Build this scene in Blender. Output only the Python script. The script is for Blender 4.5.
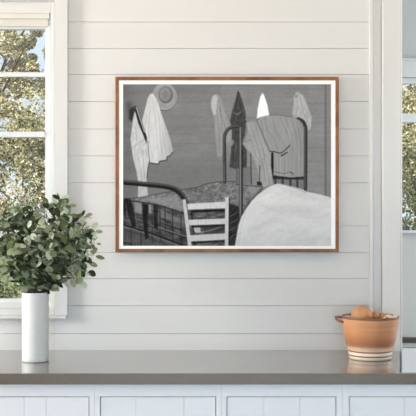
import bpy, bmesh, math, random
import numpy as np
from mathutils import Vector, Matrix
R = math.radians
C = bpy.context.scene.collection
for o in list(bpy.data.objects): bpy.data.objects.remove(o)

# ------------------------------------------------------------------ camera, world, sun, lights
F = 1018.0                     # focal length in pixels at 416 wide
CZ = 1.5                       # eye height
cam = bpy.data.cameras.new('camera'); co = bpy.data.objects.new('camera', cam); C.objects.link(co)
co.location = (0, 0, CZ); co.rotation_euler = (R(90), 0, 0)
cam.sensor_width = 36; cam.lens = 36 * F / 416; cam.clip_start = .05; cam.clip_end = 400
bpy.context.scene.camera = co
vs = bpy.context.scene.view_settings
vs.view_transform = 'Standard'; vs.look = 'None'; vs.exposure = -0.09; vs.gamma = 1; vs.use_curve_mapping = False

w = bpy.data.worlds.new('sky'); bpy.context.scene.world = w; w.use_nodes = True
nt = w.node_tree; bg = nt.nodes['Background']
tc = nt.nodes.new('ShaderNodeTexCoord'); nz = nt.nodes.new('ShaderNodeTexNoise'); rp = nt.nodes.new('ShaderNodeValToRGB')
nz.inputs['Scale'].default_value = 5; nz.inputs['Detail'].default_value = 5
rp.color_ramp.elements[0].position = .42; rp.color_ramp.elements[0].color = (.70, .81, .93, 1)
rp.color_ramp.elements[1].position = .60; rp.color_ramp.elements[1].color = (1, 1, 1, 1)
nt.links.new(tc.outputs['Generated'], nz.inputs['Vector']); nt.links.new(nz.outputs['Fac'], rp.inputs['Fac'])
nt.links.new(rp.outputs['Color'], bg.inputs['Color']); bg.inputs['Strength'].default_value = 1.2

def light(name, kind, loc, target, energy, color, size=1, size_y=None):
    l = bpy.data.lights.new(name, kind); l.energy = energy; l.color = color
    o = bpy.data.objects.new(name, l); C.objects.link(o); o.location = loc
    o.rotation_euler = (Vector(target) - Vector(loc)).to_track_quat('-Z', 'Y').to_euler()
    if kind == 'AREA':
        l.shape = 'RECTANGLE'; l.size = size; l.size_y = size_y or size
    return o
sun = light('sun', 'SUN', (-10, -5, 14), (0, 8, 0), 7.5, (1, .95, .86)); sun.data.angle = R(.6)
light('assumed_left_light', 'AREA', (-4.9, 3.0, 1.75), (.3, 4.25, 1.7), 262, (1.0, .975, .93), .8, 1.6)  # assumed unseen light from the left; the left wall is solid, without a window
light('rear_fill_light', 'AREA', (0.35, -1.35, 1.2), (0.4, 4.3, .5), 106, (.64, .83, 1.0), 2.9, 1.4)  # added cool fill behind the camera; the wall there has no window
light('assumed_ceiling_light', 'AREA', (0.2, 3.2, 2.76), (0.3, 4.3, 2.0), 9, (1.0, .62, .24), 2.6, .6)  # assumed warm light from above, unseen; no lamp is built on the ceiling
light('side_room_fill_light', 'AREA', (2.85, 4.95, 1.5), (1.0, 5.5, 1.2), 48, (.95, .98, 1.0), .7, 2.2)  # added fill lamp by the solid right wall, brightens the side room

# ------------------------------------------------------------------ materials
def s2l(c):
    if isinstance(c, (int, float)): c = (c, c, c)
    return tuple((v/255/12.92 if v/255 <= .04045 else ((v/255+.055)/1.055)**2.4) for v in c)
def mat(name, col, rough=.5, spec=.5, noise=0, nscale=20, bump=0, bscale=60, stretch=(1,1,1), col2=None, metallic=0):
    m = bpy.data.materials.new(name); m.use_nodes = True; t = m.node_tree; b = t.nodes['Principled BSDF']
    b.inputs['Base Color'].default_value = (*col, 1); b.inputs['Roughness'].default_value = rough
    b.inputs['Specular IOR Level'].default_value = spec; b.inputs['Metallic'].default_value = metallic
    tcn = t.nodes.new('ShaderNodeTexCoord'); mp = t.nodes.new('ShaderNodeMapping'); mp.inputs['Scale'].default_value = stretch
    t.links.new(tcn.outputs['Object'], mp.inputs['Vector'])
    if noise or col2:
        n = t.nodes.new('ShaderNodeTexNoise'); n.inputs['Scale'].default_value = nscale; n.inputs['Detail'].default_value = 4
        r = t.nodes.new('ShaderNodeValToRGB'); r.color_ramp.elements[0].position = .35; r.color_ramp.elements[1].position = .65
        c2 = col2 or tuple(v*(1-noise) for v in col)
        r.color_ramp.elements[0].color = (*c2, 1); r.color_ramp.elements[1].color = (*col, 1)
        t.links.new(mp.outputs['Vector'], n.inputs['Vector']); t.links.new(n.outputs['Fac'], r.inputs['Fac'])
        t.links.new(r.outputs['Color'], b.inputs['Base Color'])
    if bump:
        n2 = t.nodes.new('ShaderNodeTexNoise'); n2.inputs['Scale'].default_value = bscale; n2.inputs['Detail'].default_value = 3
        bp = t.nodes.new('ShaderNodeBump'); bp.inputs['Strength'].default_value = bump; bp.inputs['Distance'].default_value = .002
        t.links.new(mp.outputs['Vector'], n2.inputs['Vector']); t.links.new(n2.outputs['Fac'], bp.inputs['Height'])
        t.links.new(bp.outputs['Normal'], b.inputs['Normal'])
    return m
def attr_mat(name, rough=.6, spec=.3, attr='tint', trans=0):
    m = bpy.data.materials.new(name); m.use_nodes = True; t = m.node_tree; b = t.nodes['Principled BSDF']
    a = t.nodes.new('ShaderNodeAttribute'); a.attribute_name = attr
    t.links.new(a.outputs['Color'], b.inputs['Base Color']); b.inputs['Roughness'].default_value = rough
    b.inputs['Specular IOR Level'].default_value = spec
    if trans:
        tr = t.nodes.new('ShaderNodeBsdfTranslucent'); mx = t.nodes.new('ShaderNodeMixShader'); mx.inputs[0].default_value = trans
        t.links.new(a.outputs['Color'], tr.inputs['Color']); t.links.new(b.outputs[0], mx.inputs[1]); t.links.new(tr.outputs[0], mx.inputs[2])
        t.links.new(mx.outputs[0], t.nodes['Material Output'].inputs['Surface'])
    return m
M_WALL = mat('white_board_paint', (.675, .675, .67), .55, .3, noise=.02, nscale=3, bump=.05, bscale=30, stretch=(.3, 1, 4))
M_TRIM = mat('white_trim_paint', (.64, .645, .64), .4, .4)
M_OPEN = mat('doorway_trim_paint', (.665, .665, .66), .45, .4)
M_SASH = mat('sash_paint', (.66, .69, .71), .4, .4)
M_CAB = mat('cabinet_paint', (.70, .725, .775), .4, .4)
M_TOP = mat('worktop_stone', (.122, .098, .080), .20, .5, noise=.10, nscale=180, col2=(.105, .085, .070))
M_TOP.node_tree.nodes['Principled BSDF'].inputs['Coat Weight'].default_value = 1; M_TOP.node_tree.nodes['Principled BSDF'].inputs['Coat IOR'].default_value = 1.6; M_TOP.node_tree.nodes['Principled BSDF'].inputs['Coat Roughness'].default_value = .15
M_GREY = mat('side_room_paint', (.50, .515, .51), .6, .2)
M_GREYT = mat('side_room_trim_paint', (.62, .65, .65), .5, .3)
M_DARK = mat('dark_ledge', (.05, .043, .035), .4, .4)
M_FLOOR = mat('oak_floor', (.42, .34, .26), .45, .4, noise=.25, nscale=6, stretch=(1, 8, 1))
M_CEIL = mat('ceiling_paint', (.82, .80, .77), .8, .1)
M_WOOD = mat('walnut_frame_wood', (.30, .135, .062), .5, .2, nscale=14, stretch=(1, 1, 1), col2=(.17, .068, .03), bump=.1, bscale=90)
M_MAT = mat('white_mat_board', (.95, .95, .95), .8, .1)
M_VASE = mat('white_ceramic', (.61, .625, .62), .55, .35, bump=.35, bscale=18, stretch=(.4, .4, 9))
M_GRASS = mat('dry_lawn', (.26, .27, .12), .9, .1, noise=.5, nscale=8)
M_BARK = mat('bark', (.12, .095, .07), .9, .1, noise=.5, nscale=10, stretch=(1, 1, .2))
M_STEM = mat('plant_stem', (.07, .06, .035), .7, .2)
M_LEAF = attr_mat('eucalyptus_leaf', .55, .35, trans=.18)
M_TREE = attr_mat('tree_leaf', .6, .2, trans=.25)
M_BLIND = mat('blind_fabric', (.66, .64, .58), .85, .1, bump=.3, bscale=300)
M_LINEN = mat('cream_linen', (.78, .66, .52), .85, .1, bump=.5, bscale=250)
M_BREAD = mat('golden_crust', (.53, .27, .13), .65, .25, noise=.25, nscale=18, bump=.4, bscale=40)
g = bpy.data.materials.new('window_glass'); g.use_nodes = True; t = g.node_tree; t.nodes.remove(t.nodes['Principled BSDF'])
tr = t.nodes.new('ShaderNodeBsdfTransparent'); tr.inputs[0].default_value = (.97, .985, .98, 1)
gl = t.nodes.new('ShaderNodeBsdfGlossy'); gl.inputs['Roughness'].default_value = .02; mx = t.nodes.new('ShaderNodeMixShader'); mx.inputs[0].default_value = .05
t.links.new(tr.outputs[0], mx.inputs[1]); t.links.new(gl.outputs[0], mx.inputs[2]); t.links.new(mx.outputs[0], t.nodes['Material Output'].inputs['Surface'])
M_GLASS = g

# ------------------------------------------------------------------ mesh helpers
class MB:
    def __init__(s): s.v = []; s.f = []; s.c = []
    def box(s, x0, x1, y0, y1, z0, z1):
        n = len(s.v)
        s.v += [(x, y, z) for z in (z0, z1) for y in (y0, y1) for x in (x0, x1)]
        s.f += [tuple(n+i for i in q) for q in ((0,2,3,1),(4,5,7,6),(0,1,5,4),(2,6,7,3),(0,4,6,2),(1,3,7,5))]
    def prism(s, pts, z0, z1):                  # ccw outline in xy
        n = len(s.v); k = len(pts)
        s.v += [(x, y, z0) for x, y in pts] + [(x, y, z1) for x, y in pts]
        s.f += [tuple(n+i for i in reversed(range(k))), tuple(n+k+i for i in range(k))]
        s.f += [(n+i, n+(i+1) % k, n+k+(i+1) % k, n+k+i) for i in range(k)]
    def tube(s, path, radii, seg=8):
        n = len(s.v); path = [Vector(p) for p in path]
        for i, p in enumerate(path):
            d = (path[min(i+1, len(path)-1)] - path[max(i-1, 0)]).normalized()
            a = d.cross(Vector((.31, .87, .2))).normalized(); b = d.cross(a)
            r = radii[i] if hasattr(radii, '__len__') else radii
            s.v += [tuple(p + r*(math.cos(2*math.pi*k/seg)*a + math.sin(2*math.pi*k/seg)*b)) for k in range(seg)]
        for i in range(len(path)-1):
            for k in range(seg):
                s.f.append((n+i*seg+k, n+i*seg+(k+1) % seg, n+(i+1)*seg+(k+1) % seg, n+(i+1)*seg+k))
        s.f.append(tuple(n+k for k in reversed(range(seg)))); s.f.append(tuple(n+(len(path)-1)*seg+k for k in range(seg)))
    def lathe(s, prof, seg=48, cx=0, cy=0):     # profile of (r, z); r==0 closes on the axis
        n = len(s.v)
        for r, z in prof:
            s.v += [(cx + r*math.cos(2*math.pi*k/seg), cy + r*math.sin(2*math.pi*k/seg), z) for k in range(seg)]
        for i in range(len(prof)-1):
            for k in range(seg):
                s.f.append((n+i*seg+k, n+i*seg+(k+1) % seg, n+(i+1)*seg+(k+1) % seg, n+(i+1)*seg+k))
    def build(s, name, m, parent=None, loc=(0,0,0), smooth=False, bevel=0, merge=False, kind=None):
        me = bpy.data.meshes.new(name); me.from_pydata(s.v, [], s.f); me.update()
        if len(s.c):
            a = me.color_attributes.new('tint', 'FLOAT_COLOR', 'POINT'); a.data.foreach_set('color', np.array(s.c, dtype=np.float32).ravel())
        bm = bmesh.new(); bm.from_mesh(me)
        if merge: bmesh.ops.remove_doubles(bm, verts=bm.verts, dist=1e-5)
        if not len(s.c): bmesh.ops.recalc_face_normals(bm, faces=bm.faces)
        bm.to_mesh(me); bm.free()
        if smooth: me.polygons.foreach_set('use_smooth', [True]*len(me.polygons))
        me.materials.append(m)
        o = bpy.data.objects.new(name, me); C.objects.link(o); o.parent = parent; o.location = loc
        if bevel:
            b = o.modifiers.new('bevel', 'BEVEL'); b.width = bevel; b.segments = 2; b.limit_method = 'ANGLE'
        if kind: o['kind'] = kind
        return o
def tag(o, label, cat, group=None, kind=None):
    o['label'] = label; o['category'] = cat
    if group: o['group'] = group
    if kind: o['kind'] = kind
    return o
def empty(name, loc):
    o = bpy.data.objects.new(name, None); C.objects.link(o); o.location = loc; o.empty_display_size = .05
    return o
def struct(name, bm, m, **k):
    return bm.build(name, m, kind='structure', **k)
D = 4.3                                         # distance of the board wall
def X(px, d=D): return (px - 208) * d / F
def Z(py, d=D): return CZ + (208 - py) * d / F

# ------------------------------------------------------------------ room shell
WX0, WX1 = -1.80, X(54.5)                       # left window opening
WZ0, WZ1 = Z(313), Z(1.5)
OX0, OX1 = X(400), 2.3                          # opening to the side room
grooves = [-58, -32, -5, 22, 48.5, 74.5, 101.5, 129, 156, 182.7, 226, 252.3, 278.4, 305.8, 333.7, 360, 387, 414, 441, 468, 495, 522, 549]
zs = [2.8] + [Z(g_) for g_ in grooves if Z(g_) < 2.79] + [0]
m = MB()
m.box(-5, WX0, D+.012, D+.14, 0, 2.8)
m.box(WX0, WX1, D+.012, D+.14, 0, WZ0); m.box(WX0, WX1, D+.012, D+.14, WZ1, 2.8)
m.box(WX1, OX0-.02, D+.012, D+.14, 0, 2.8); m.box(OX1, 3, D+.012, D+.14, 0, 2.8); m.box(OX0-.02, OX1, D+.012, D+.14, 2.62, 2.8)
gp = .0006
for zt, zb in zip(zs[:-1], zs[1:]):
    a, b = zb+gp, zt-gp
    def strip(x0, x1):
        if b > a: m.box(x0, x1, D, D+.013, a, b)
    strip(-5, WX0); strip(WX1, OX0-.02); strip(OX1, 3)
    if b <= WZ0 or a >= WZ1: strip(WX0, WX1)
    else:
        if a < WZ0 < b: m.box(WX0, WX1, D, D+.013, a, WZ0)
        if a < WZ1 < b: m.box(WX0, WX1, D, D+.013, WZ1, b)
struct('wall_back', m, M_WALL, bevel=.0009)
m = MB(); m.box(-5.1, 3.1, -1.6, 5.7, -.1, 0); struct('floor', m, M_FLOOR)
m = MB(); m.box(-5.1, 3.1, -1.6, 5.75, 2.8, 2.95); struct('ceiling', m, M_CEIL)
m = MB(); m.box(-5.1, -5, -1.6, 4.44, 0, 2.8); struct('wall_left', m, M_WALL)
m = MB(); m.box(3, 3.1, -1.6, 5.7, 0, 2.8); struct('wall_right', m, M_WALL)
m = MB(); m.box(-5.1, 3.1, -1.6, -1.5, 0, 2.8); struct('wall_front', m, M_WALL)

# casing of the left window
m = MB()
m.box(X(55.3), X(68.4), D-.022, D+.001, Z(315), 2.62)
m.box(WX0-.055, WX0-.002, D-.022, D+.001, Z(315), 2.62)
m.box(WX0-.002, X(55.3), D-.022, D+.001, Z(.6), 2.50)
struct('trim_1', m, M_TRIM, bevel=.002)
m = MB(); m.box(WX0-.06, X(67.2), D-.034, D+.001, Z(318), Z(315)); m.box(WX0, WX1, D-.012, D+.075, Z(315), Z(308.5)); m.box(WX0+.001, WX1-.001, D+.012, D+.09, Z(308.5), Z(303))
struct('trim_2', m, M_TRIM, bevel=.002)

# left window: frame, sashes, glazing, blind pelmet
win = empty('window_1', ((WX0+WX1)/2, D+.05, WZ0)); win['kind'] = 'structure'
def wpart(mb, name, mt, par=win, **k):
    o = mb.build(name, mt, par, **k); o.matrix_parent_inverse = Matrix.Translation(-par.location); return o
m = MB(); y0, y1 = D+.002, D+.10
m.box(X(50.5), WX1-.001, y0, y1, WZ0+.018, WZ1-.001); m.box(WX0+.001, WX0+.03, y0, y1, WZ0+.018, WZ1-.001)
m.box(WX0+.03, X(50.5), y0, y1, Z(13), WZ1-.001)
wpart(m, 'window_frame', M_TRIM, bevel=.002)
m = MB(); ds = D+.03
def zsash(py): return Z(py, ds)
xr, xl = X(50.6, ds), WX0+.031
m.box(X(45.2, ds), xr, ds, ds+.04, zsash(304), zsash(13.4)); m.box(xl, xl+.04, ds, ds+.04, zsash(304), zsash(13.4))
m.box(xl+.04, X(45.2, ds), ds, ds+.04, zsash(29), zsash(22.5)); m.box(xl+.04, X(45.2, ds), ds, ds+.04, zsash(304), zsash(299))
m.box(xl+.04, X(45.2, ds), ds+.006, ds+.036, zsash(76.5), zsash(72)); m.box(xl+.04, X(45.2, ds), ds-.004, ds+.04, zsash(137.2), zsash(131.6))
wpart(m, 'sash', M_SASH, bevel=.0015)
m = MB(); m.box(xl+.04, X(45.2, ds), ds+.018, ds+.022, zsash(299), zsash(29)); wpart(m, 'pane', M_GLASS)
m = MB()
m.box(xl+.002, xr-.002, D+.006, D+.045, Z(18.2), Z(13.1)); m.box(xl+.008, xr-.010, D+.020, D+.0215, Z(25), Z(18.2)); m.box(xl+.008, xr-.010, D+.016, D+.026, Z(25.6), Z(23.4))
bl = m.build('roller_blind', M_BLIND); tag(bl, 'rolled-up cream fabric blind at the top of the left window', 'blind')

# doorway boards right of the picture
m = MB()
m.box(X(369.2), X(372.8), D-.016, D+.02, 0, 2.8)
m.box(X(372.8), X(381), D-.004, D+.02, 0, 2.8)
m.box(X(373.0), X(374.3), D-.016, D+.01, 0, 2.8)
struct('trim_3', m, M_OPEN, bevel=.0018)
m = MB(); m.box(X(381.3), X(399.2), D-.032, D+.14, 0, 2.8)
struct('trim_4', m, M_OPEN, bevel=.0022)
m = MB(); m.box(X(399.2), X(400.4), D-.044, D+.0, 0, 2.8); m.box(X(399.2), X(399.9), D, D+.145, 0, 2.8)
struct('trim_5', m, M_TRIM, bevel=.002)
m = MB(); m.box(OX1-.02, OX1, D-.02, D+.145, 0, 2.62); m.box(OX0, OX1-.02, D-.0, D+.14, 2.59, 2.62); struct('trim_6', m, M_OPEN, bevel=.002)

# side room: far wall, window, ledge, wainscot
D2 = 5.6
def X2(px): return X(px, D2)
def Z2(py): return Z(py, D2)
SX0, SX1 = .95, 2.5
m = MB()
m.box(.45, SX0, D2, D2+.1, 0, 2.8); m.box(SX1, 3, D2, D2+.1, 0, 2.8)
m.box(SX0, SX1, D2, D2+.1, 0, Z2(232)); m.box(SX0, SX1, D2, D2+.1, Z2(77), 2.8)
struct('wall_side_room', m, M_GREY)
m = MB(); m.box(.35, .45, D+.14, D2+.1, 0, 2.8); struct('wall_side_room_left', m, M_GREY)
m = MB()
m.box(SX0-.06, SX1+.06, D2-.018, D2+.002, Z2(77.5), Z2(61)); m.box(SX0-.07, SX1+.07, D2-.03, D2+.002, Z2(61), Z2(59))
m.box(SX0-.06, SX1+.06, D2-.012, D2+.002, Z2(72), Z2(70.5))
m.box(SX0-.06, SX0, D2-.018, D2+.002, Z2(232), Z2(77.5)); m.box(SX1, SX1+.06, D2-.018, D2+.002, Z2(232), Z2(77.5))
m.box(SX0-.06, SX1+.06, D2-.03, D2+.05, Z2(233), Z2(230.4))
struct('trim_7', m, M_GREYT, bevel=.002)
win2 = empty('window_2', ((SX0+SX1)/2, D2+.05, Z2(230))); win2['kind'] = 'structure'
m = MB()
m.box(SX0, SX1, D2+.02, D2+.06, Z2(83), Z2(77.2)); m.box(SX0, SX1, D2+.02, D2+.06, Z2(122), Z2(113))
m.box(SX0, SX0+.04, D2+.02, D2+.06, Z2(230), Z2(83)); m.box(SX1-.04, SX1, D2+.02, D2+.06, Z2(230), Z2(83))
wpart(m, 'sash', M_SASH, win2, bevel=.002)
m = MB(); m.box(SX0+.04, SX1-.04, D2+.036, D2+.04, Z2(230), Z2(83)); wpart(m, 'pane', M_GLASS, win2)
m = MB(); m.box(.46, 2.99, D2-.045, D2, Z2(342), Z2(337)); struct('trim_8', m, M_DARK, bevel=.002)
m = MB(); m.box(.46, 2.99, D2-.02, D2, Z2(346.6), Z2(342.1)); struct('trim_9', m, M_GREYT, bevel=.002)
m = MB()
x = .46
while x < 2.95:
    m.box(x+.001, min(x+.149, 2.99), D2-.03, D2, 0, Z2(347.2)); x += .15
struct('trim_10', m, M_CAB, bevel=.002)

# ------------------------------------------------------------------ base cabinets and worktop
FY = 3.69                                        # front edge of the worktop
def XF(px): return (px - 208) * FY / F
wt = MB()
zt, zb = .9, .9 - .0405
wt.prism([(-.90, FY), (XF(466), FY), (XF(466), FY+.028), (X(399.5, FY+.028), FY+.028), (X(399.5, D-.0005), D-.0005), (-.90, D-.0005)], zb, zt)
wo = wt.build('worktop', M_TOP, bevel=.0018)
tag(wo, 'long taupe stone worktop with a glossy top and square front edge', 'worktop')
CY = FY + .022                                   # face of the cabinets
ch = 416
def XC(px): return (px - 208) * CY / F
def ZC(py): return CZ + (208 - py) * CY / F
stiles = [-152.6, -29.2, 94.5, 221.3, 342.2, 465, 588]   # unit joints (pixel columns of the stile centres)
gaps = {2: (100.5, 215.5), 3: (227.2, 335.7), 4: (349.5, 459), 1: (-23, 88.6), 0: (-146.5, -35.5), 5: (471, 582)}
grv = {1: (24, 46), 2: (136, 184), 3: (264, 300), 4: (404.5,), 0: (-100, -60), 5: (520,)}
names = {1: 'white cabinet with grooved door below the vase, its right edge under the plant',
         2: 'white cabinet with grooved door below the left half of the framed photograph',
         3: 'white cabinet with grooved door below the right half of the framed photograph',
         4: 'white cabinet with grooved door below the terracotta bowl'}
def cabinet(i):
    xa, xb = XC(stiles[i]), XC(stiles[i+1]); ga, gb = (XC(v) for v in gaps[i])
    root = empty('base_cabinet', ((xa+xb)/2, CY+.27, 0)); tag(root, names[i], 'cabinet', 'white base cabinets under the worktop')
    def pt(mb, name, mt, par=None, **k):
        o = mb.build(name, mt, par or root, **k)
        o.matrix_parent_inverse = Matrix.Translation(-root.location) if par is None else Matrix.Identity(4)
        return o
    ztop = ZC(397.2); zbot = .14
    b = MB(); th = .02
    b.box(xa+.0003, ga-.0025, CY, CY+th, .1, zb-.001); b.box(gb+.0025, xb-.0003, CY, CY+th, .1, zb-.001)
    b.box(ga-.0025, gb+.0025, CY, CY+th, ztop+.0025, zb-.001); b.box(ga-.0025, gb+.0025, CY, CY+th, .1, zbot-.0025)
    low = .68 if i == 4 else zb-.001
    b.box(xa+.0003, xa+.018, CY+th, CY+.5, .1, zb-.001); b.box(xb-.018, xb-.0003, CY+th, CY+.5, .1, low if i == 4 else zb-.001)
    b.box(xa+.018, xb-.018, CY+.48, CY+.5, .1, low); b.box(xa+.018, xb-.018, CY+th, CY+.48, .1, .118)
    b.box(xa+.0003, xb-.0003, CY+.05, CY+.5, 0, .1)
    pt(b, 'body', M_CAB)
    d = MB(); xs = [ga] + [XC(v) for v in grv[i]] + [gb]
    for k in range(len(xs)-1):
        d.box(xs[k] + (.0004 if k else 0), xs[k+1] - (.0004 if k < len(xs)-2 else 0), CY+.002, CY+.010, zbot, ztop)
    d.box(ga, gb, CY+.0085, CY+.02, zbot, ztop)
    pt(d, 'door', M_CAB, bevel=.001)
for i in (1, 2, 3, 4): cabinet(i)

# ------------------------------------------------------------------ framed photograph
FD = .034; fy = D - FD                           # face plane of the frame
def XP(px): return X(px, fy)
def ZP(py): return Z(py, fy)
x0, x1, z0, z1 = XP(115.4), XP(338.9), ZP(252.2), ZP(76.8)
ix0, ix1, iz0, iz1 = XP(118.8), XP(335.5), ZP(248.9), ZP(80.3)
pf = empty('picture_frame', ((x0+x1)/2, D-.001, z0)); tag(pf, 'walnut-framed black-and-white photograph of a bed and hanging clothes', 'picture')
def ppart(mb, name, mt, **k):
    o = mb.build(name, mt, pf, **k); o.matrix_parent_inverse = Matrix.Translation(-pf.location); return o
m = MB()
n = 0
outer = [(x0, z0), (x1, z0), (x1, z1), (x0, z1)]; inner = [(ix0, iz0), (ix1, iz0), (ix1, iz1), (ix0, iz1)]
for k in range(4):
    (a, b_), (c_, d_) = outer[k], outer[(k+1) % 4]; (e, f_), (g_, h_) = inner[k], inner[(k+1) % 4]
    n = len(m.v)
    m.v += [(a, fy, b_), (c_, fy, d_), (g_, fy, h_), (e, fy, f_), (a, D-.0015, b_), (c_, D-.0015, d_), (g_, D-.0015, h_), (e, D-.0015, f_)]
    m.f += [(n, n+1, n+2, n+3), (n+4, n+7, n+6, n+5), (n, n+4, n+5, n+1), (n+3, n+2, n+6, n+7)]
ppart(m, 'frame_moulding', M_WOOD, merge=True, bevel=.0012)
my = fy + .0022
m = MB(); m.box(ix0+.0002, ix1-.0002, my, my+.004, iz0+.0002, iz1-.0002); mo = ppart(m, 'mat_board', M_MAT)

# the printed photograph: a flat print whose greys are computed on a fine grid
rng = np.random.default_rng(7)
PX0, PX1, PY0, PY1, K = 123.0, 331.0, 84.2, 245.8, 2
NW, NH = int((PX1-PX0)*K), int((PY1-PY0)*K)
GX, GY = np.meshgrid(PX0 + (np.arange(NW)+.5)/K, PY0 + (np.arange(NH)+.5)/K)
IMG = np.full((NH, NW), 128.0)
def vnoise(sx, sy, seed=0, ang=0):
    r = np.random.default_rng(seed); ca, sa = math.cos(ang), math.sin(ang)
    u = ((GX-PX0)*ca + (GY-PY0)*sa)/sx + 300; v = (-(GX-PX0)*sa + (GY-PY0)*ca)/sy + 300
    T = r.random((1024, 1024)); i, j = np.floor(u).astype(int), np.floor(v).astype(int)
    fu, fv = u-i, v-j; fu = fu*fu*(3-2*fu); fv = fv*fv*(3-2*fv)
    q = lambda a, b: T[a % 1024, b % 1024]
    return ((q(i,j)*(1-fu)+q(i+1,j)*fu)*(1-fv) + (q(i,j+1)*(1-fu)+q(i+1,j+1)*fu)*fv)*2-1
def spline(p, closed=False, n=6):
    p = [np.array(a, float) for a in p]; L = len(p); out = []
    for i in range(L if closed else L-1):
        a, b, c, d = (p[(i-1) % L], p[i], p[(i+1) % L], p[(i+2) % L]) if closed else (p[max(i-1, 0)], p[i], p[i+1], p[min(i+2, L-1)])
        for k in range(n):
            t_ = k/n; out.append(.5*((2*b)+(c-a)*t_+(2*a-5*b+4*c-d)*t_*t_+(3*b-a-3*c+d)*t_**3))
    if not closed: out.append(p[-1])
    return out
def segdist(p, closed):
    d = np.full(IMG.shape, 1e9); L = len(p)
    for i in range(L if closed else L-1):
        a, b = np.array(p[i], float), np.array(p[(i+1) % L], float); e = b-a; l2 = max(e@e, 1e-9)
        t_ = np.clip(((GX-a[0])*e[0]+(GY-a[1])*e[1])/l2, 0, 1)
        d = np.minimum(d, np.hypot(GX-a[0]-t_*e[0], GY-a[1]-t_*e[1]))
    return d
def mask(p, soft=.6, smooth=False):
    if smooth: p = spline(p, True)
    ins = np.zeros(IMG.shape, bool); L = len(p)
    for i in range(L):
        (xa, ya), (xb, yb) = p[i], p[(i+1) % L]
        if ya == yb: continue
        c = ((ya > GY) != (yb > GY)) & (GX < (xb-xa)*(GY-ya)/(yb-ya)+xa); ins ^= c
    sd = segdist(p, True)*np.where(ins, 1, -1)
    return np.clip(.5+sd/(2*soft), 0, 1)
def put(mk, val, alpha=1):
    global IMG
    IMG = IMG*(1-mk*alpha) + val*mk*alpha
def line(p, wd, val, alpha=1, soft=.45, smooth=True):
    if smooth and len(p) > 2: p = spline(p)
    put(np.clip(.5+(wd/2-segdist(p, False))/(2*soft), 0, 1), val, alpha)
def folds(mk, p_list, wd=1.0, dark=-22, light=16, off=1.1):
    for p in p_list:
        a = np.clip(.5+(wd/2-segdist(spline(p) if len(p) > 2 else p, False))/1.2, 0, 1)
        globals()['IMG'] = IMG + a*mk*dark
        q = [(x_+off, y_) for x_, y_ in p]
        b = np.clip(.5+(wd/2-segdist(spline(q) if len(q) > 2 else q, False))/1.2, 0, 1)
        globals()['IMG'] = IMG + b*mk*light
# wall of the pictured room
IMG = 133 + 8*(GX-123)/208 - 12*np.exp(-((GX-123)/14)**2) - 5*np.exp(-((GY-84)/8)**2) + 3*vnoise(30, 1.6, 1) + 3*vnoise(9, 9, 2) + 2*vnoise(60, 5, 3)
put(mask([(222, 84), (331, 84), (331, 200), (221, 190)], .8), IMG+6, .8)
line([(222, 84), (222, 128)], 1, 150, .5)
put(mask([(324.6, 84), (326.3, 84), (326.3, 200), (324.6, 200)], .7), 105, .75)
put(mask([(326.3, 84), (331, 84), (331, 200), (326.3, 200)], .7), 140, .6)
for a in range(6): line([(226+a*2, 90+a*14.3), (330, 89+a*14.6)], .7, 118, .35)
for a in range(5): line([(176, 92+a*17.3), (221, 93+a*17)], .7, 116, .3)
put(mask([(123, 160), (180, 165), (240, 160), (240, 192), (123, 200)], 9), 112, .35)
# hat
hat = mask([(164.6+12.4*math.cos(q), 97+14*math.sin(q)) for q in np.linspace(0, 6.28, 40)[:-1]], .6)
put(hat, 158+6*vnoise(3, 3, 5)); line([(164.6+12*math.cos(q), 97+13.6*math.sin(q)) for q in np.linspace(-.9, 2.3, 20)], 1.2, 92, .7)
line([(165.6+11*math.cos(q), 97+12.4*math.sin(q)) for q in np.linspace(-1.2, 1.9, 20)], 1, 180, .7)
put(mask([(165.8+7*math.cos(q), 95+8.3*math.sin(q)) for q in np.linspace(0, 6.28, 40)[:-1]], .6), 100)
put(mask([(165.3+6*math.cos(q), 94.4+7.3*math.sin(q)) for q in np.linspace(0, 6.28, 40)[:-1]], 1.2), 148+5*vnoise(2, 2, 6))
put(mask([(166.3+3.6*math.cos(q), 96+4*math.sin(q)) for q in np.linspace(0, 6.28, 40)[:-1]], 2), 128, .7)
# hanging white cloths at the left
line([(129, 104), (129.5, 112), (131, 119)], 5, 78, .55, 2)
cl = mask([(150.5, 94), (153, 93.6), (155.5, 97), (158.5, 104), (163, 118), (167, 129), (171, 141), (173.2, 151.7), (170.3, 155.2), (167.2, 156.3), (166.3, 159.8), (159.6, 160.6),
           (158, 163.6), (151, 162.4), (147, 160), (141, 145), (139.5, 130), (143, 118), (146, 106), (148, 98)], .5)
cg = 202 - 22*np.clip((GX-158)/12, 0, 1) + 5*vnoise(3, 12, 8)
put(cl, cg)
folds(cl, [[(153, 100), (156, 120), (158, 150)], [(156, 103), (162, 130), (167, 152)], [(150, 110), (149, 135), (153, 158)], [(147, 115), (145, 140), (149, 158)], [(159, 118), (161, 140), (163, 156)]], .8, -14, 9)
line([(173, 152), (170.3, 155.6), (167.4, 156.8), (166.6, 160.3), (160, 161.3), (158.4, 164.2), (151, 163)], .9, 55, .8, smooth=False)
gm = mask([(134.4, 112), (137, 113), (141, 130), (148, 141), (149.7, 159.5), (147.8, 168), (146.7, 178), (147.4, 186), (148.4, 197.5), (138, 198), (138.4, 182), (136.4, 170), (133.3, 158.5), (130.6, 139), (133, 122)], .5)
put(gm, 196 + 8*vnoise(2.5, 5, 9, .5) - 14*np.clip((GY-165)/20, 0, 1))
folds(gm, [[(133, 148), (139, 143), (146, 139)], [(134, 152), (140, 149), (146, 143)], [(138, 155), (141, 168), (142, 180)], [(143, 150), (144, 165), (145, 178)], [(136, 128), (137, 140), (135, 150)]], .8, -26, 10)
line([(148, 141), (148.6, 150), (149.7, 159)], 1.2, 120, .6)
line([(150, 160), (148.2, 168), (147.1, 178)], .9, 70, .7)
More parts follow.
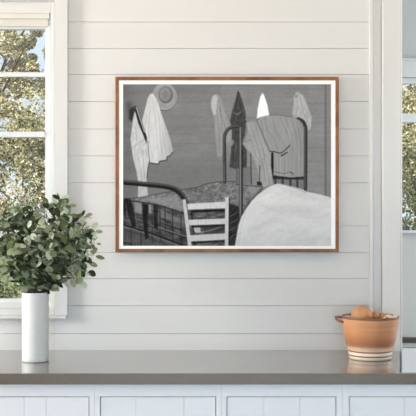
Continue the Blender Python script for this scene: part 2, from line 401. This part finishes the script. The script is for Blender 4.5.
put(mask([(134.2, 106), (137, 106.5), (142, 121), (147.2, 138), (146.6, 143.5), (143, 134), (138, 122)], .5), 52)
line([(136.6, 107.5), (141.2, 121.5), (144.7, 132)], 1.0, 205, .85)
put(mask([(129.5, 110), (133, 106.5), (135.5, 110), (133.5, 116), (132, 121), (129.6, 119)], 1), 62)
# mattress and far bedding
bed = mask([(123, 199), (140, 197.6), (166, 192.5), (190, 188.6), (198, 187), (206, 184), (218, 182), (236, 181.6), (247, 184), (251, 196), (247, 246), (123, 246)], .8)
put(bed, 128 + 18*vnoise(2.2, 1.4, 11) + 14*vnoise(5, 3, 12, -.3))
line([(123, 198.6), (140, 197.2), (166, 192.2), (190, 188.4), (198, 187), (206, 184), (218, 181.8), (236, 181.4)], .9, 70, .7)
line([(190, 189), (200, 192), (205, 186), (212, 188), (220, 183)], .9, 85, .5)
side = mask([(123, 199.5), (150, 203), (178, 211), (186, 213), (229, 205), (240, 210), (238, 246), (123, 246)], 1.2)
put(side, 86 + 22*vnoise(6, 1.6, 13, .3) + 12*vnoise(2, 2, 14))
put(mask([(148, 199), (176, 195), (184, 208), (178, 210), (160, 204)], 1.5), 150 + 10*vnoise(3, 1.5, 15), .7)
put(mask([(160, 208), (170, 214), (186, 220), (186, 225), (170, 220), (160, 216)], 1.5), 145, .6)
put(mask([(123, 226), (186, 247), (123, 247)], 1), 92 + 8*vnoise(4, 4, 16))
put(mask([(134, 201), (142, 202), (142, 214), (135, 212)], .8), 165, .7)
put(mask([(149, 204), (153, 205), (153, 214), (149, 213)], .6), 165, .8)
for x_, ya, yb in ((131, 226, 246), (141, 230, 246), (160, 205, 240), (165, 206, 232), (172.6, 209, 246), (181, 214, 246), (152, 204, 242)): line([(x_, ya), (x_+.6, yb)], .9, 48, .75)
for x_ in (127, 136, 147, 157, 168, 177): line([(x_, 229+(x_-123)*.3), (x_+.8, 247)], .6, 140, .35)
line([(123, 200), (142, 202), (160, 205.5), (178, 211), (188, 215)], 1.1, 45, .85)
line([(136, 217), (155, 221), (186, 231)], .9, 50, .7); line([(150, 226), (168, 231.5), (188, 238)], 1.3, 55, .8); line([(150, 224.8), (168, 230.3), (188, 236.8)], .8, 165, .6)
line([(123, 224.4), (150, 232.5), (178, 243), (188, 246)], 1.6, 42, .85); line([(123, 226.2), (150, 234.4), (178, 244.9)], .9, 150, .6); line([(123, 229), (145, 236), (170, 246)], .9, 60, .6)
line([(123, 242), (132, 244)], 1.2, 40, .8)
for P_ in ([(125.3, 198), (131, 199), (134, 212), (136.6, 226), (133, 228), (128, 214)], [(142, 203), (148.4, 204.5), (147.6, 222), (149, 238), (145.4, 239.5), (143.4, 222)],
           [(153.4, 204), (158.4, 205.5), (157.4, 217), (158, 230), (154.5, 228)], [(123, 199), (126, 199), (126, 216), (123, 214)]):
    put(mask(P_, .5), 44 + 14*vnoise(1.5, 3, 17), .92)
line([(133, 200), (135.5, 212), (137, 222)], .8, 120, .5)
# curved bed rail
line([(122, 182), (144.6, 184), (166, 186.4), (177.6, 190.2), (185, 198.5), (188.5, 208)], 4.6, 52)
line([(122, 180.6), (144.6, 182.8), (166, 185), (178, 189), (186, 197.6), (189, 205)], 1.2, 118, .75)
line([(122, 183.8), (144.6, 186), (165, 188.2), (175.6, 191.8), (183, 200)], 1, 28, .8)
# area behind the chair
put(mask([(186, 207), (226, 206), (226, 246), (188, 246)], 1), 104 + 26*vnoise(5, 1.8, 18, -.25) + 10*vnoise(2, 2, 19), .9)
put(mask([(192, 226.5), (200, 226), (201, 232), (193, 233)], .7), 205, .8)
put(mask([(203, 227), (226, 224), (226, 231), (204, 234)], 1), 60, .6)
line([(202, 232), (214, 229), (226, 224)], 1, 165, .6); line([(190, 216), (205, 216), (226, 214)], 1.2, 150, .5)
put(mask([(229, 203), (238, 206), (243, 212), (237, 232), (233, 246), (228, 246)], 1), 58 + 18*vnoise(4, 1.5, 20, -.4), .95)
for a in range(4): line([(230, 216+a*7), (240, 211+a*6.5)], .9, 135, .55)
# bed head: arch, posts, garments
line([(224.8, 182), (224.4, 140), (225.6, 133), (230, 128), (238.6, 126.4)], 3.2, 70); line([(224.3, 181), (223.9, 140), (225.2, 133), (230, 127.3), (238.6, 125.8)], .9, 150, .6)
gA = mask([(213, 96), (216, 94.4), (219, 95.4), (221.4, 100), (225.5, 114), (230, 127), (234.4, 139), (231, 142), (226, 143), (222, 156), (217.5, 157), (215, 132), (214, 116), (211.6, 109), (211.2, 102)], .7)
put(gA, 160 + 6*vnoise(2, 9, 21), .85)
put(mask([(213, 96), (216, 94.6), (217.6, 98), (216.6, 106), (216, 114), (213.6, 115.6), (211.4, 108), (211.2, 101)], .6), 190, .9)
folds(gA, [[(219, 98), (221, 112), (226, 130)], [(217, 110), (219, 130), (220, 152)], [(220, 108), (222, 125), (224, 140)]], .8, -18, 8)
gB = mask([(237.6, 91), (239.2, 92), (241.6, 99), (244, 107), (245.8, 114), (245.4, 122), (246, 126), (245, 135), (243, 140), (242.2, 143.6), (246.8, 150), (246.7, 168), (235.5, 169), (229.4, 167), (231, 152), (231.6, 139), (232, 128), (230, 121), (231.6, 113), (234.6, 103)], .6)
put(gB, 84 + 9*vnoise(2, 3, 22)); folds(gB, [[(238, 97), (236, 110), (234, 120)], [(240, 104), (242, 112), (240, 118)], [(236, 135), (234, 150), (233, 165)], [(243, 150), (243, 165)]], 1, -18, 14)
line([(233.5, 112), (237, 114.5), (241, 112)], .9, 150, .6)
put(mask([(236, 169), (251, 166), (252, 184), (236, 184)], .8), 122, .8); line([(236.5, 170), (237, 184)], .8, 70, .6); line([(250.6, 152), (251.4, 184)], 1.2, 75, .8); line([(236, 184.5), (262, 186.5)], 1.0, 62, .7)
put(mask([(226.5, 140), (233, 139.6), (234.6, 142), (232, 146), (227, 145)], .6), 150, .8)
line([(224.4, 160), (224.4, 140), (225.6, 133), (230, 128), (238.6, 126.4)], 3.2, 66); line([(223.9, 160), (223.9, 140), (225.2, 133), (230, 127.3), (238.6, 125.8)], .9, 145, .6)
put(mask([(262.2, 93), (264, 95.4), (267.3, 105), (269.3, 117), (256.8, 118.4), (257.6, 109), (260, 97.6)], .5), 243)
folds(mask([(262.2, 93), (269.3, 117), (256.8, 118.4)], .5), [[(262, 100), (260, 114)], [(264, 103), (265.6, 115)]], .7, -14, 2)
gD = mask([(295.3, 92.8), (298.4, 92.2), (303, 95.6), (307, 105), (311.7, 117.5), (310.8, 127), (308.6, 131), (305.6, 124.5), (301.6, 120), (294.5, 117.6), (291.9, 113.8), (293.6, 105), (293.6, 96)], .6)
put(gD, 176 + 6*vnoise(2, 4, 23)); folds(gD, [[(297, 96), (297.6, 106), (296, 116)], [(300, 97), (303, 110), (307, 122)], [(303, 104), (307, 114), (309, 126)]], .8, -18, 14)
line([(294.6, 94), (295.6, 97.5), (297.4, 95)], .9, 110, .6)
# bars of the bed head behind the blanket
put(mask([(262, 176), (304, 176), (306, 192), (262, 190)], .7), 124, .8)
for x_ in (275.2, 282.5, 290.2, 297): line([(x_, 176), (x_+.2, 190)], 2.2, 66, .85)
put(mask([(272.8, 176.5), (303.5, 177), (303.5, 179.6), (273, 179)], .4), 50, .8)
line([(298, 119), (302.6, 121.4), (305, 126), (305.6, 134), (305.3, 189)], 3.4, 66); line([(304.6, 127), (304.9, 188)], .9, 135, .6)
gE = mask([(257, 121), (260, 117.8), (266, 116.4), (274, 115.3), (284, 116), (291.5, 117.2), (299, 120), (302.4, 124), (303.2, 135), (303.6, 176.3), (299, 176.6), (291.5, 177.4), (280, 176), (274, 175), (273, 168.6), (272, 158), (268, 152), (262, 138)], .6)
put(gE, 157 + 5*vnoise(2.4, 16, 24) - 8*np.clip((GX-290)/14, 0, 1))
folds(gE, [[(266, 118), (267, 128), (274, 138), (278, 150)], [(272, 117), (276, 130), (284, 142), (287, 150)], [(280, 117), (287, 132), (291, 146)], [(286, 118), (292, 140), (292, 172)], [(292, 119), (297, 140), (297, 174)],
            [(297, 121), (300.6, 145), (300.6, 174)], [(262, 120), (264, 136), (270, 148)], [(279, 156), (279, 173)], [(285, 154), (285, 174)], [(275, 156), (276, 172)]], .9, -13, 10)
line([(267.4, 151.2), (274, 151.6), (280, 153), (285, 150), (289.5, 145.4)], 1.0, 55, .85); line([(281, 155.8), (287, 152.4)], 1.2, 40, .8)
line([(274, 171.6), (284, 173.4), (290, 172), (292, 176)], .8, 90, .6); line([(290, 172), (294, 174)], .8, 60, .7)
line([(273.6, 175.8), (283, 177.2), (291.5, 178), (303.5, 177)], 1, 48, .85)
line([(257, 121), (260, 117.6), (274, 115), (291.5, 117)], .8, 92, .5)
gF = mask([(245.6, 123.4), (250, 122), (256.6, 122), (261, 131.5), (265.4, 143), (270.6, 153), (271, 168), (273, 184), (263, 187.6), (260.4, 184), (257, 168), (251.6, 154), (246.6, 149), (242.4, 143), (246, 135)], .6)
put(gF, 163 + 6*vnoise(2.2, 9, 25)); folds(gF, [[(250, 124), (256, 140), (262, 160), (266, 182)], [(256, 124), (260, 140), (266, 156)], [(247, 128), (252, 142), (257, 158)], [(263, 150), (267, 168), (270, 182)]], .9, -15, 10)
line([(257, 122), (261, 131), (265.4, 142), (270, 152)], 1.2, 108, .7); line([(244.6, 142), (250, 140)], .8, 90, .5); line([(246, 124), (246.6, 134), (243.4, 142)], 1, 100, .6)
put(mask([(271, 153), (273.4, 152), (273.6, 166), (273, 180), (271, 166)], .4), 30, .9)
line([(259.6, 166), (259.6, 182)], 1, 60, .7); put(mask([(257, 181.5), (261.5, 182), (262, 185.5), (257, 185)], .5), 35, .85)
line([(240.8, 124.5), (240.8, 236)], 3.7, 78); line([(240.3, 126), (240.3, 236)], 1.3, 158, .8); line([(242.3, 150), (242.4, 236)], .8, 36, .8)
line([(240.4, 126), (243, 122.5), (245.4, 121.6)], 2.6, 80, .9)
# white blanket in the foreground
bk = mask([(234.6, 247), (238.4, 225), (241.5, 216), (246, 208.6), (251, 201.5), (257, 195), (265, 189), (270, 186), (276.6, 183.5), (282, 184), (290, 186), (297, 187.6), (303, 189.6), (306, 191.6), (316, 193.4), (326, 196), (332, 198), (332, 247)], .6)
put(mask([(232, 247), (236, 222), (246, 206), (262, 187), (262, 200), (244, 247)], 1.6), 60, .7)
put(bk, 212 + 4*vnoise(8, 3, 26, -.4) + 4*vnoise(16, 8, 27) - 8*np.clip((GY-225)/20, 0, 1))
folds(bk, [[(276, 184), (290, 190), (305, 193)], [(262, 205), (280, 212), (300, 210)], [(290, 200), (305, 206), (320, 204)], [(268, 222), (290, 232), (318, 226)], [(248, 232), (262, 224), (276, 218)], [(300, 216), (315, 218), (330, 214)],
           [(246, 212), (242, 226), (239, 244)], [(280, 236), (300, 240), (326, 238)]], 1.1, -12, 7)
put(bk*mask([(262, 207), (285, 203), (318, 208), (328, 214), (300, 215), (275, 213)], 4), 190, .45); put(bk*mask([(278, 186), (300, 191), (326, 199), (322, 203), (296, 197)], 2.5), 192, .45); put(bk*mask([(252, 226), (270, 216), (288, 214), (268, 226), (250, 240)], 4), 196, .45)
line([(281, 184.4), (290, 186.6), (297, 188.6), (305, 192.4)], .9, 150, .6)
# ladder-back chair
def quad(p, v, a=1): put(mask(p, .4), v + 6*vnoise(1.5, 3, 29), a)
line([(190, 214), (200, 218), (212, 215), (224, 218)], 1, 60, .6); line([(192, 230), (204, 236), (224, 228)], 1.2, 55, .6); line([(192, 211.2), (226, 210)], 2.4, 34, .9); line([(192, 226.6), (226, 225)], 2, 42, .85); line([(192, 242.4), (226, 240.6)], 2, 45, .85); line([(191.5, 212), (195, 246)], 1.6, 42, .8)
quad([(187, 203.7), (226, 201.5), (226, 207.9), (188, 209.4)], 205); quad([(188.6, 219.6), (226, 218.2), (226, 223.7), (189, 225)], 200); quad([(189.5, 235), (226, 233), (226, 239.2), (190, 241.2)], 198)
quad([(182.6, 199.4), (185.8, 199), (191.8, 246.5), (188.2, 246.5)], 196); quad([(225.2, 197), (229, 197), (228.4, 246.5), (224.8, 246.5)], 200)
line([(229.2, 198), (228.9, 246)], .9, 45, .8)
IMG += 4*vnoise(.7, .7, 31) + 2.5*vnoise(1.6, 1.2, 33)
IMG = np.clip(IMG, 8, 250)
lin = np.where(IMG/255 <= .04045, IMG/255/12.92, ((IMG/255+.055)/1.055)**2.4)*1.06
lin = lin**1.2
m = MB(); pxa, pxb, pza, pzb = XP(PX0), XP(PX1), ZP(PY0), ZP(PY1); py_ = my - .0008
xs = np.linspace(pxa, pxb, NW); zz = np.linspace(pza, pzb, NH)
XX, ZZ = np.meshgrid(xs, zz)
m.v = [(a, py_, b_) for a, b_ in zip(XX.ravel().tolist(), ZZ.ravel().tolist())]
ii, jj = np.meshgrid(np.arange(NH-1), np.arange(NW-1), indexing='ij'); b0 = (ii*NW+jj).ravel()
m.f = np.stack([b0, b0+NW, b0+NW+1, b0+1], 1).tolist()
l_ = np.clip(lin.ravel(), 0, .95); m.c = np.stack([l_*.98, l_, l_*1.03, np.ones_like(l_)], 1)
nb = len(m.v)                                    # paper thickness
m.box(pxa, pxb, py_+.0003, my, pzb, pza); m.c = np.concatenate([m.c, np.ones((8, 4))])
M_PRINT = attr_mat('printed_greys', .8, .06)
ppart(m, 'photo_print', M_PRINT)

# ------------------------------------------------------------------ vase
dv = 3.99; vx = X(35.4, dv)
m = MB(); r = .0525; h = .27
prof = [(0, 0), (r-.004, 0), (r-.001, .002), (r, .006)]
for k in range(1, 30): prof.append((r*.985 + .0006*math.sin(k*2.1) + (.0008 if k > 26 else 0), .006+(h-.012)*k/30))
prof += [(r-.0005, h-.003), (r-.002, h), (r-.005, h-.001), (r-.006, h-.006), (r-.007, .02), (0, .018)]
m.lathe(prof, 64)
vo = m.build('vase', M_VASE, loc=(vx, dv, .9), smooth=True, merge=True)
tag(vo, 'tall white cylindrical ceramic vase standing on the worktop under the window', 'vase')

# ------------------------------------------------------------------ eucalyptus branches in the vase
random.seed(11)
def leaf(mb, pos, axis, nrm, L, W, col, cup=.15, fold=.1):
    axis = axis.normalized(); sdv = axis.cross(nrm)
    if sdv.length < 1e-3: return
    sdv.normalize(); nr = sdv.cross(axis)
    n = len(mb.v)
    prof = [(0, 0), (.12, .55), (.35, .95), (.62, .97), (.85, .62), (1, 0)]
    mid = [pos + axis*(L*t_) - nr*(cup*L*t_*t_) for t_, _ in prof]
    mb.v += [tuple(p) for p in mid]
    idx = {}
    for sgn in (-1, 1):
        for i in range(1, 5):
            p = mid[i] + sdv*(sgn*prof[i][1]*W/2) + nr*(fold*W*prof[i][1]); idx[sgn, i] = len(mb.v); mb.v.append(tuple(p))
    for sgn in (-1, 1):
        a = [n] + [idx[sgn, i] for i in range(1, 5)] + [n+5]
        for i in range(5):
            q = [n+i, n+i+1, a[i+1], a[i]]; q = list(dict.fromkeys(q))
            if sgn > 0: q.reverse()
            mb.f.append(tuple(q))
    mb.c += [(*col, 1)]*(len(mb.v)-n)
pl = empty('eucalyptus_branches', (vx, dv, .92)); tag(pl, 'bushy grey-green eucalyptus branches in the white vase', 'plant')
outline = [(-16, 262), (-14, 236), (-4, 216), (12, 210), (30, 206), (36, 209), (46, 214), (56, 212), (66, 212), (74, 216), (84, 218), (92, 224), (96, 238), (96, 254), (90, 268), (80, 280), (66, 288), (50, 290), (22, 288), (2, 284), (-12, 276)]
def inpoly(x_, y_):
    c = False; L = len(outline)
    for i in range(L):
        (xa, ya), (xb, yb) = outline[i], outline[(i+1) % L]
        if (ya > y_) != (yb > y_) and x_ < (xb-xa)*(y_-ya)/(yb-ya)+xa: c = not c
    return c
stems, leaves = MB(), MB()
def leafcol():
    u = random.random()
    if u < .24: c = (.032, .048, .022)
    elif u < .50: c = (.13, .165, .075)
    elif u < .80: c = (.29, .345, .21)
    else: c = (.52, .57, .44)
    k = random.uniform(.8, 1.25); return tuple(v*k for v in c)
def branch(tx, ty, dy):
    p0 = Vector((random.uniform(-.03, .03), random.uniform(-.03, .03), .20))
    p3 = Vector((X(tx, dv)-vx, dy, Z(ty, dv)-.92))
    a = math.atan2(p0.y, p0.x)
    out = Vector((p3.x*.35, p3.y*.35, 0))
    p1 = Vector((p0.x, p0.y, .27)); p2 = Vector((p3.x*.7, p3.y*.7, max(p3.z+.03, .34)))
    N = 14; pts = []
    for k in range(N+1):
        t_ = k/N; q = p0*(1-t_)**3 + p1*3*t_*(1-t_)**2 + p2*3*t_*t_*(1-t_) + p3*t_**3; pts.append(q)
    stems.tube(pts, [.0018*(1-.6*k/N) for k in range(N+1)], 5)
    ln = sum((pts[k+1]-pts[k]).length for k in range(N)); cnt = max(5, int(ln/.024)); spin = random.random()*6
    for j in range(cnt+1):
        t_ = .24 + .76*j/cnt; fi = t_*N; i0 = min(int(fi), N-1); p = pts[i0].lerp(pts[i0+1], fi-i0); d = (pts[i0+1]-pts[i0]).normalized()
        if p.z < .262: continue
        for sd in ((0, math.pi) if j < cnt else (0,)):
            an = spin + j*1.7 + sd; u = d.cross(Vector((.2, .9, .1))).normalized(); v_ = d.cross(u)
            side_ = u*math.cos(an) + v_*math.sin(an)
            ax = (side_ + d*random.uniform(.2, .9) + Vector((0, 0, random.uniform(-.4, .3)))) if j < cnt else d
            nr = (Vector((random.uniform(-.5, .7), random.uniform(-1.1, .3), random.uniform(.1, 1)))).normalized()
            L = random.choice((.022, .028, .033, .038, .043, .047))*(1-.2*max(0, t_-.8)/.2)
            leaf(leaves, p + ax.normalized()*.005, ax, nr, L, L*random.uniform(.45, .85), leafcol(), random.uniform(-.1, .3), random.uniform(0, .15))
random.seed(5)
tips = [(33, 206, -.03), (50, 204, -.02), (62, 200, .0), (67, 205, .02), (86, 217, .02), (94, 231, .0), (96, 243, -.02), (94, 256, .01), (79, 281, .0), (86, 272, .03), (4, 216, 0), (16, 211, .03), (-12, 240, 0), (70, 215, -.02)]
for tp in tips: branch(*tp)
k = 0
while k < 50:
    x_, y_ = random.uniform(-16, 97), random.uniform(203, 287)
    if not inpoly(x_, y_): continue
    rad = math.hypot((x_-40)/56, (y_-245)/46)
    branch(x_, y_, random.uniform(-1, 1)*.16*math.sqrt(max(.15, 1-rad*rad))); k += 1
stems.build('stems', M_STEM, pl, smooth=True); leaves.build('foliage', M_LEAF, pl, smooth=True)

# ------------------------------------------------------------------ terracotta bowl with its contents
db = 4.06; bx = X(370.2, db)
mb_ = bpy.data.materials.new('striped_terracotta'); mb_.use_nodes = True; t = mb_.node_tree; b = t.nodes['Principled BSDF']
tcn = t.nodes.new('ShaderNodeTexCoord'); sp = t.nodes.new('ShaderNodeSeparateXYZ'); mr = t.nodes.new('ShaderNodeMath'); mr.operation = 'MULTIPLY'; mr.inputs[1].default_value = 1/.168
rp = t.nodes.new('ShaderNodeValToRGB'); nz = t.nodes.new('ShaderNodeTexNoise'); mp = t.nodes.new('ShaderNodeMapping'); mp.inputs['Scale'].default_value = (2, 2, 60)
nz.inputs['Scale'].default_value = 1.6; ad = t.nodes.new('ShaderNodeMixRGB'); ad.blend_type = 'MULTIPLY'; ad.inputs[0].default_value = .35
t.links.new(tcn.outputs['Object'], sp.inputs[0]); t.links.new(sp.outputs['Z'], mr.inputs[0]); t.links.new(mr.outputs[0], rp.inputs[0])
t.links.new(tcn.outputs['Object'], mp.inputs[0]); t.links.new(mp.outputs[0], nz.inputs[0])
r2 = t.nodes.new('ShaderNodeValToRGB'); r2.color_ramp.elements[0].position = .3; r2.color_ramp.elements[0].color = (.6, .55, .5, 1); r2.color_ramp.elements[1].position = .6
t.links.new(nz.outputs['Fac'], r2.inputs[0]); t.links.new(rp.outputs[0], ad.inputs[1]); t.links.new(r2.outputs[0], ad.inputs[2]); t.links.new(ad.outputs[0], b.inputs['Base Color'])
b.inputs['Roughness'].default_value = .42; b.inputs['Specular IOR Level'].default_value = .4
cream, terra, brown = (.80, .66, .54, 1), (.56, .25, .10, 1), (.20, .085, .045, 1)
e = rp.color_ramp.elements
e[0].position = 0; e[0].color = cream; e[1].position = .075; e[1].color = cream
for p_, c_ in ((.085, brown), (.105, brown), (.12, cream), (.175, cream), (.19, brown), (.205, brown), (.225, (.72, .50, .36, 1)), (.28, (.66, .46, .33, 1)), (.35, (.36, .155, .075, 1)), (.50, (.42, .18, .08, 1)), (.62, (.53, .24, .11, 1)), (.955, (.58, .29, .15, 1)), (.97, brown)):
    q = e.new(p_); q.color = c_
bowl = empty('terracotta_bowl', (bx, db, .9)); tag(bowl, 'striped terracotta bowl with cream bands near the base, by the doorway', 'bowl')
prof = [(0, .003), (.078, 0), (.0835, .003), (.0845, .010), (.0852, .014), (.0842, .0165), (.0868, .022), (.0875, .029), (.0865, .033), (.089, .038), (.095, .055), (.102, .085), (.107, .115), (.1105, .14), (.113, .158), (.1145, .164), (.1155, .168),
        (.1145, .1705), (.1115, .170), (.1085, .163), (.103, .14), (.094, .10), (.082, .05), (.06, .02), (0, .016)]
m = MB(); m.lathe(prof, 72); m.build('body', mb_, bowl, smooth=True, merge=True)
M_HAND = mat('brown_glazed_lug', (.22, .10, .055), .4, .4)
m = MB(); m.tube([(-.108, .010, .160), (-.124, .006, .166), (-.139, .0, .164), (-.138, -.012, .158), (-.122, -.018, .150), (-.104, -.018, .146)], [.0045, .005, .005, .005, .005, .0045], 10)
ho = m.build('handle', M_HAND, bowl, smooth=True); ho['label'] = 'dark brown lug handle'
m = MB(); m.tube([(.107, .012, .156), (.114, .006, .160), (.119, -.002, .160), (.1185, -.010, .156), (.113, -.016, .154), (.106, -.018, .155)], [.0045]*6, 10)
# contents of the bowl
def ball(name, x_, y_, z_, rx, ry, rz, mt, seed=0, rot=0):
    bm = bmesh.new(); bmesh.ops.create_icosphere(bm, subdivisions=4, radius=1); rr = random.Random(seed)
    ph = [rr.uniform(0, 6) for _ in range(6)]
    for v in bm.verts:
        c = v.co; k = 1 + .035*math.sin(2.3*c.x+ph[0]) * math.cos(2*c.z+ph[1]) + .02*math.sin(5*c.y+ph[2]+2*c.x)
        if c.z < 0: k *= 1 - .08*abs(c.z)
        v.co = Vector((c.x*rx, c.y*ry, c.z*rz))*k
    for f_ in bm.faces: f_.smooth = True
    me = bpy.data.meshes.new(name); bm.to_mesh(me); bm.free(); me.materials.append(mt)
    o = bpy.data.objects.new(name, me); C.objects.link(o); o.location = (x_, y_, z_); o.rotation_euler.z = rot
    return o
rz_ = .9
o = ball('bread_roll', bx-.036, db-.020, rz_+.170, .044, .042, .042, M_BREAD, 1); tag(o, 'large round golden roll at the left of the terracotta bowl', 'bread roll', 'bread rolls in the bowl')
o = ball('bread_roll', bx+.020, db-.012, rz_+.171, .0155, .018, .018, M_BREAD, 2); tag(o, 'small golden roll in the middle of the bowl, right of the largest roll', 'bread roll', 'bread rolls in the bowl')
o = ball('bread_roll', bx+.047, db-.020, rz_+.167, .015, .017, .016, M_BREAD, 3); tag(o, 'small low golden roll nearest the cream cloth in the bowl', 'bread roll', 'bread rolls in the bowl')
o = ball('bread_roll', bx-.012, db-.052, rz_+.115, .030, .030, .028, M_BREAD, 4); C.objects.unlink(o); bpy.data.objects.remove(o)
# linen: a folded cloth tucked into the right of the bowl
bm = bmesh.new(); nu, nv = 26, 22; grid = []
for i in range(nu):
    row = []
    for j in range(nv):
        u, v = i/(nu-1), j/(nv-1)
        an = -1.15 + 2.1*u; rr = .052 + .052*v
        x_ = rr*math.cos(an); y_ = rr*math.sin(an)
        hgt = .138 + .030*v**.7 + .006*math.sin(11*u+2*v)*v + .004*math.sin(23*u+1)*v
        row.append(bm.verts.new((x_, y_, hgt)))
    grid.append(row)
for i in range(nu-1):
    for j in range(nv-1): bm.faces.new((grid[i][j], grid[i+1][j], grid[i+1][j+1], grid[i][j+1])).smooth = True
me = bpy.data.meshes.new('linen_cloth'); bm.to_mesh(me); bm.free(); me.materials.append(M_LINEN)
lo = bpy.data.objects.new('linen_cloth', me); C.objects.link(lo); lo.location = (bx+.004, db, rz_)
sm = lo.modifiers.new('thickness', 'SOLIDIFY'); sm.thickness = .003
tag(lo, 'folded cream linen cloth tucked into the right side of the bowl', 'cloth')

# ------------------------------------------------------------------ garden outside
m = MB(); m.box(-30, 30, 5.71, 60, -.35, -.3); struct('garden_ground', m, M_GRASS)
pal = {'gold': [(.78, .68, .46), (.62, .53, .32), (.86, .79, .62), (.32, .31, .16), (.16, .17, .09)],
       'olive': [(.80, .72, .50), (.05, .06, .03), (.62, .56, .36), (.46, .42, .24), (.30, .30, .15), (.42, .38, .20), (.16, .18, .09), (.10, .12, .06), (.52, .46, .30)],
       'deep': [(.05, .08, .03), (.08, .12, .04), (.03, .045, .02), (.15, .19, .08)],
       'green': [(.12, .17, .06), (.20, .26, .09), (.07, .10, .04), (.30, .34, .15), (.05, .07, .03)]}
def crown_mesh(name, pal_, n, blobs, L0, L1, seed):
    random.seed(seed); mb = MB()
    for _ in range(n):
        c, rr = random.choice(blobs)
        d = Vector((random.gauss(0, 1), random.gauss(0, 1), random.gauss(0, 1))).normalized()*random.random()**.4
        p = Vector((c[0]+d.x*rr[0], c[1]+d.y*rr[1], c[2]+d.z*rr[2]))
        ax = Vector((random.uniform(-1, 1), random.uniform(-1, 1), random.uniform(-1, .6))); nr = Vector((random.uniform(-1, 1), random.uniform(-1.4, .4), random.uniform(-.2, 1)))
        L = random.uniform(L0, L1); ax.normalize(); s_ = ax.cross(nr).normalized()*L*.3
        cc = random.choice(pal[pal_]); kk = random.uniform(.75, 1.2); cc = tuple(v*kk for v in cc); n0 = len(mb.v)
        mb.v += [tuple(p-ax*L/2), tuple(p-s_), tuple(p+ax*L/2), tuple(p+s_)]; mb.f.append((n0, n0+1, n0+2, n0+3)); mb.c += [(*cc, 1)]*4
    return mb
def tree(name, loc, pal_, n, blobs, L0, L1, seed, label, trunk_h, tr_r=.12):
    root = empty(name, loc); tag(root, label, 'tree' if 'tree' in name else 'shrub')
    crown_mesh(name, pal_, n, blobs, L0, L1, seed).build('crown', M_TREE, root)
    t_ = MB(); random.seed(seed); t_.tube([(0, 0, 0), (.05, .02, trunk_h*.4), (-.04, 0, trunk_h*.75), (0, 0, trunk_h)], [tr_r, tr_r*.8, tr_r*.6, tr_r*.3], 10)
    for c, rr in blobs[::max(2, len(blobs)//24)]:
        t_.tube([(0, 0, trunk_h*.5), (c[0]*.5, c[1]*.5, (trunk_h*.5+c[2])*.55), (c[0], c[1], c[2])], [tr_r*.14, tr_r*.08, tr_r*.03], 5)
    t_.build('trunk', M_BARK, root, smooth=True)
def rb(seed, n, sx, sy, z0_, z1_, r0, r1):
    random.seed(seed); return [((random.uniform(-sx, sx), random.uniform(-sy, sy), random.uniform(z0_, z1_)), (random.uniform(r0, r1),)*3) for _ in range(n)]
BL = rb(1, 46, 2.0, .8, 1.3, 5.0, .14, .34) + rb(8, 26, .62, .5, 2.4, 4.4, .10, .22)
for q_ in range(46, 72): BL[q_] = ((BL[q_][0][0]+.72, BL[q_][0][1], BL[q_][0][2]), BL[q_][1])
for a_ in range(5):
    for b_ in range(11): BL.append(((.33+a_*.16+random.uniform(-.08, .08), random.uniform(-.4, .4), 2.5+b_*.2+random.uniform(-.1, .1)), (random.uniform(.06, .12),)*3))
tree('golden_tree', (-2.9, 12.2, -.3), 'gold', 64000, BL, .02, .048, 21, 'tall golden-leaved tree outside the left window with sky showing through', 4.6)
tree('olive_tree', (-1.45, 10.4, -.3), 'olive', 56000, rb(2, 170, 1.8, .6, .9, 2.7, .10, .26), .022, .05, 22, 'dense olive-brown tree outside the lower half of the left window', 2.0)
BR = rb(3, 46, 1.6, .8, 1.2, 4.6, .18, .38) + rb(9, 16, .4, .5, 2.2, 3.6, .2, .34)
for q_ in range(46, 62): BR[q_] = ((BR[q_][0][0]-.1, BR[q_][0][1], BR[q_][0][2]), BR[q_][1])
tree('golden_tree', (2.6, 12.6, -.3), 'gold', 60000, BR, .02, .048, 23, 'golden-leaved tree outside the side room window', 4.2)
tree('garden_shrub', (-1.75, 8.2, -.3), 'green', 20000, rb(4, 14, 1.0, .4, .5, 1.15, .28, .42), .02, .05, 24, 'green shrub low outside the left window behind the plant', 1.0, .05)
tree('garden_shrub', (2.2, 9.0, -.3), 'deep', 22000, rb(5, 18, 1.1, .4, .6, 1.75, .3, .44) + [((-.45, 0, 1.3), (.4,)*3), ((-.3, .1, 1.0), (.4,)*3), ((-.7, 0, .9), (.4,)*3), ((-.4, -.1, .7), (.4,)*3), ((-.5, 0, 1.3), (.35,)*3)], .02, .05, 25, 'dark green shrub low outside the side room window', 1.4, .05)
tree('olive_tree', (2.5, 11.0, -.3), 'olive', 40000, rb(12, 110, 1.2, .5, .9, 2.6, .12, .28), .022, .05, 26, 'dense olive tree outside the side room window behind the dark shrub', 2.0)
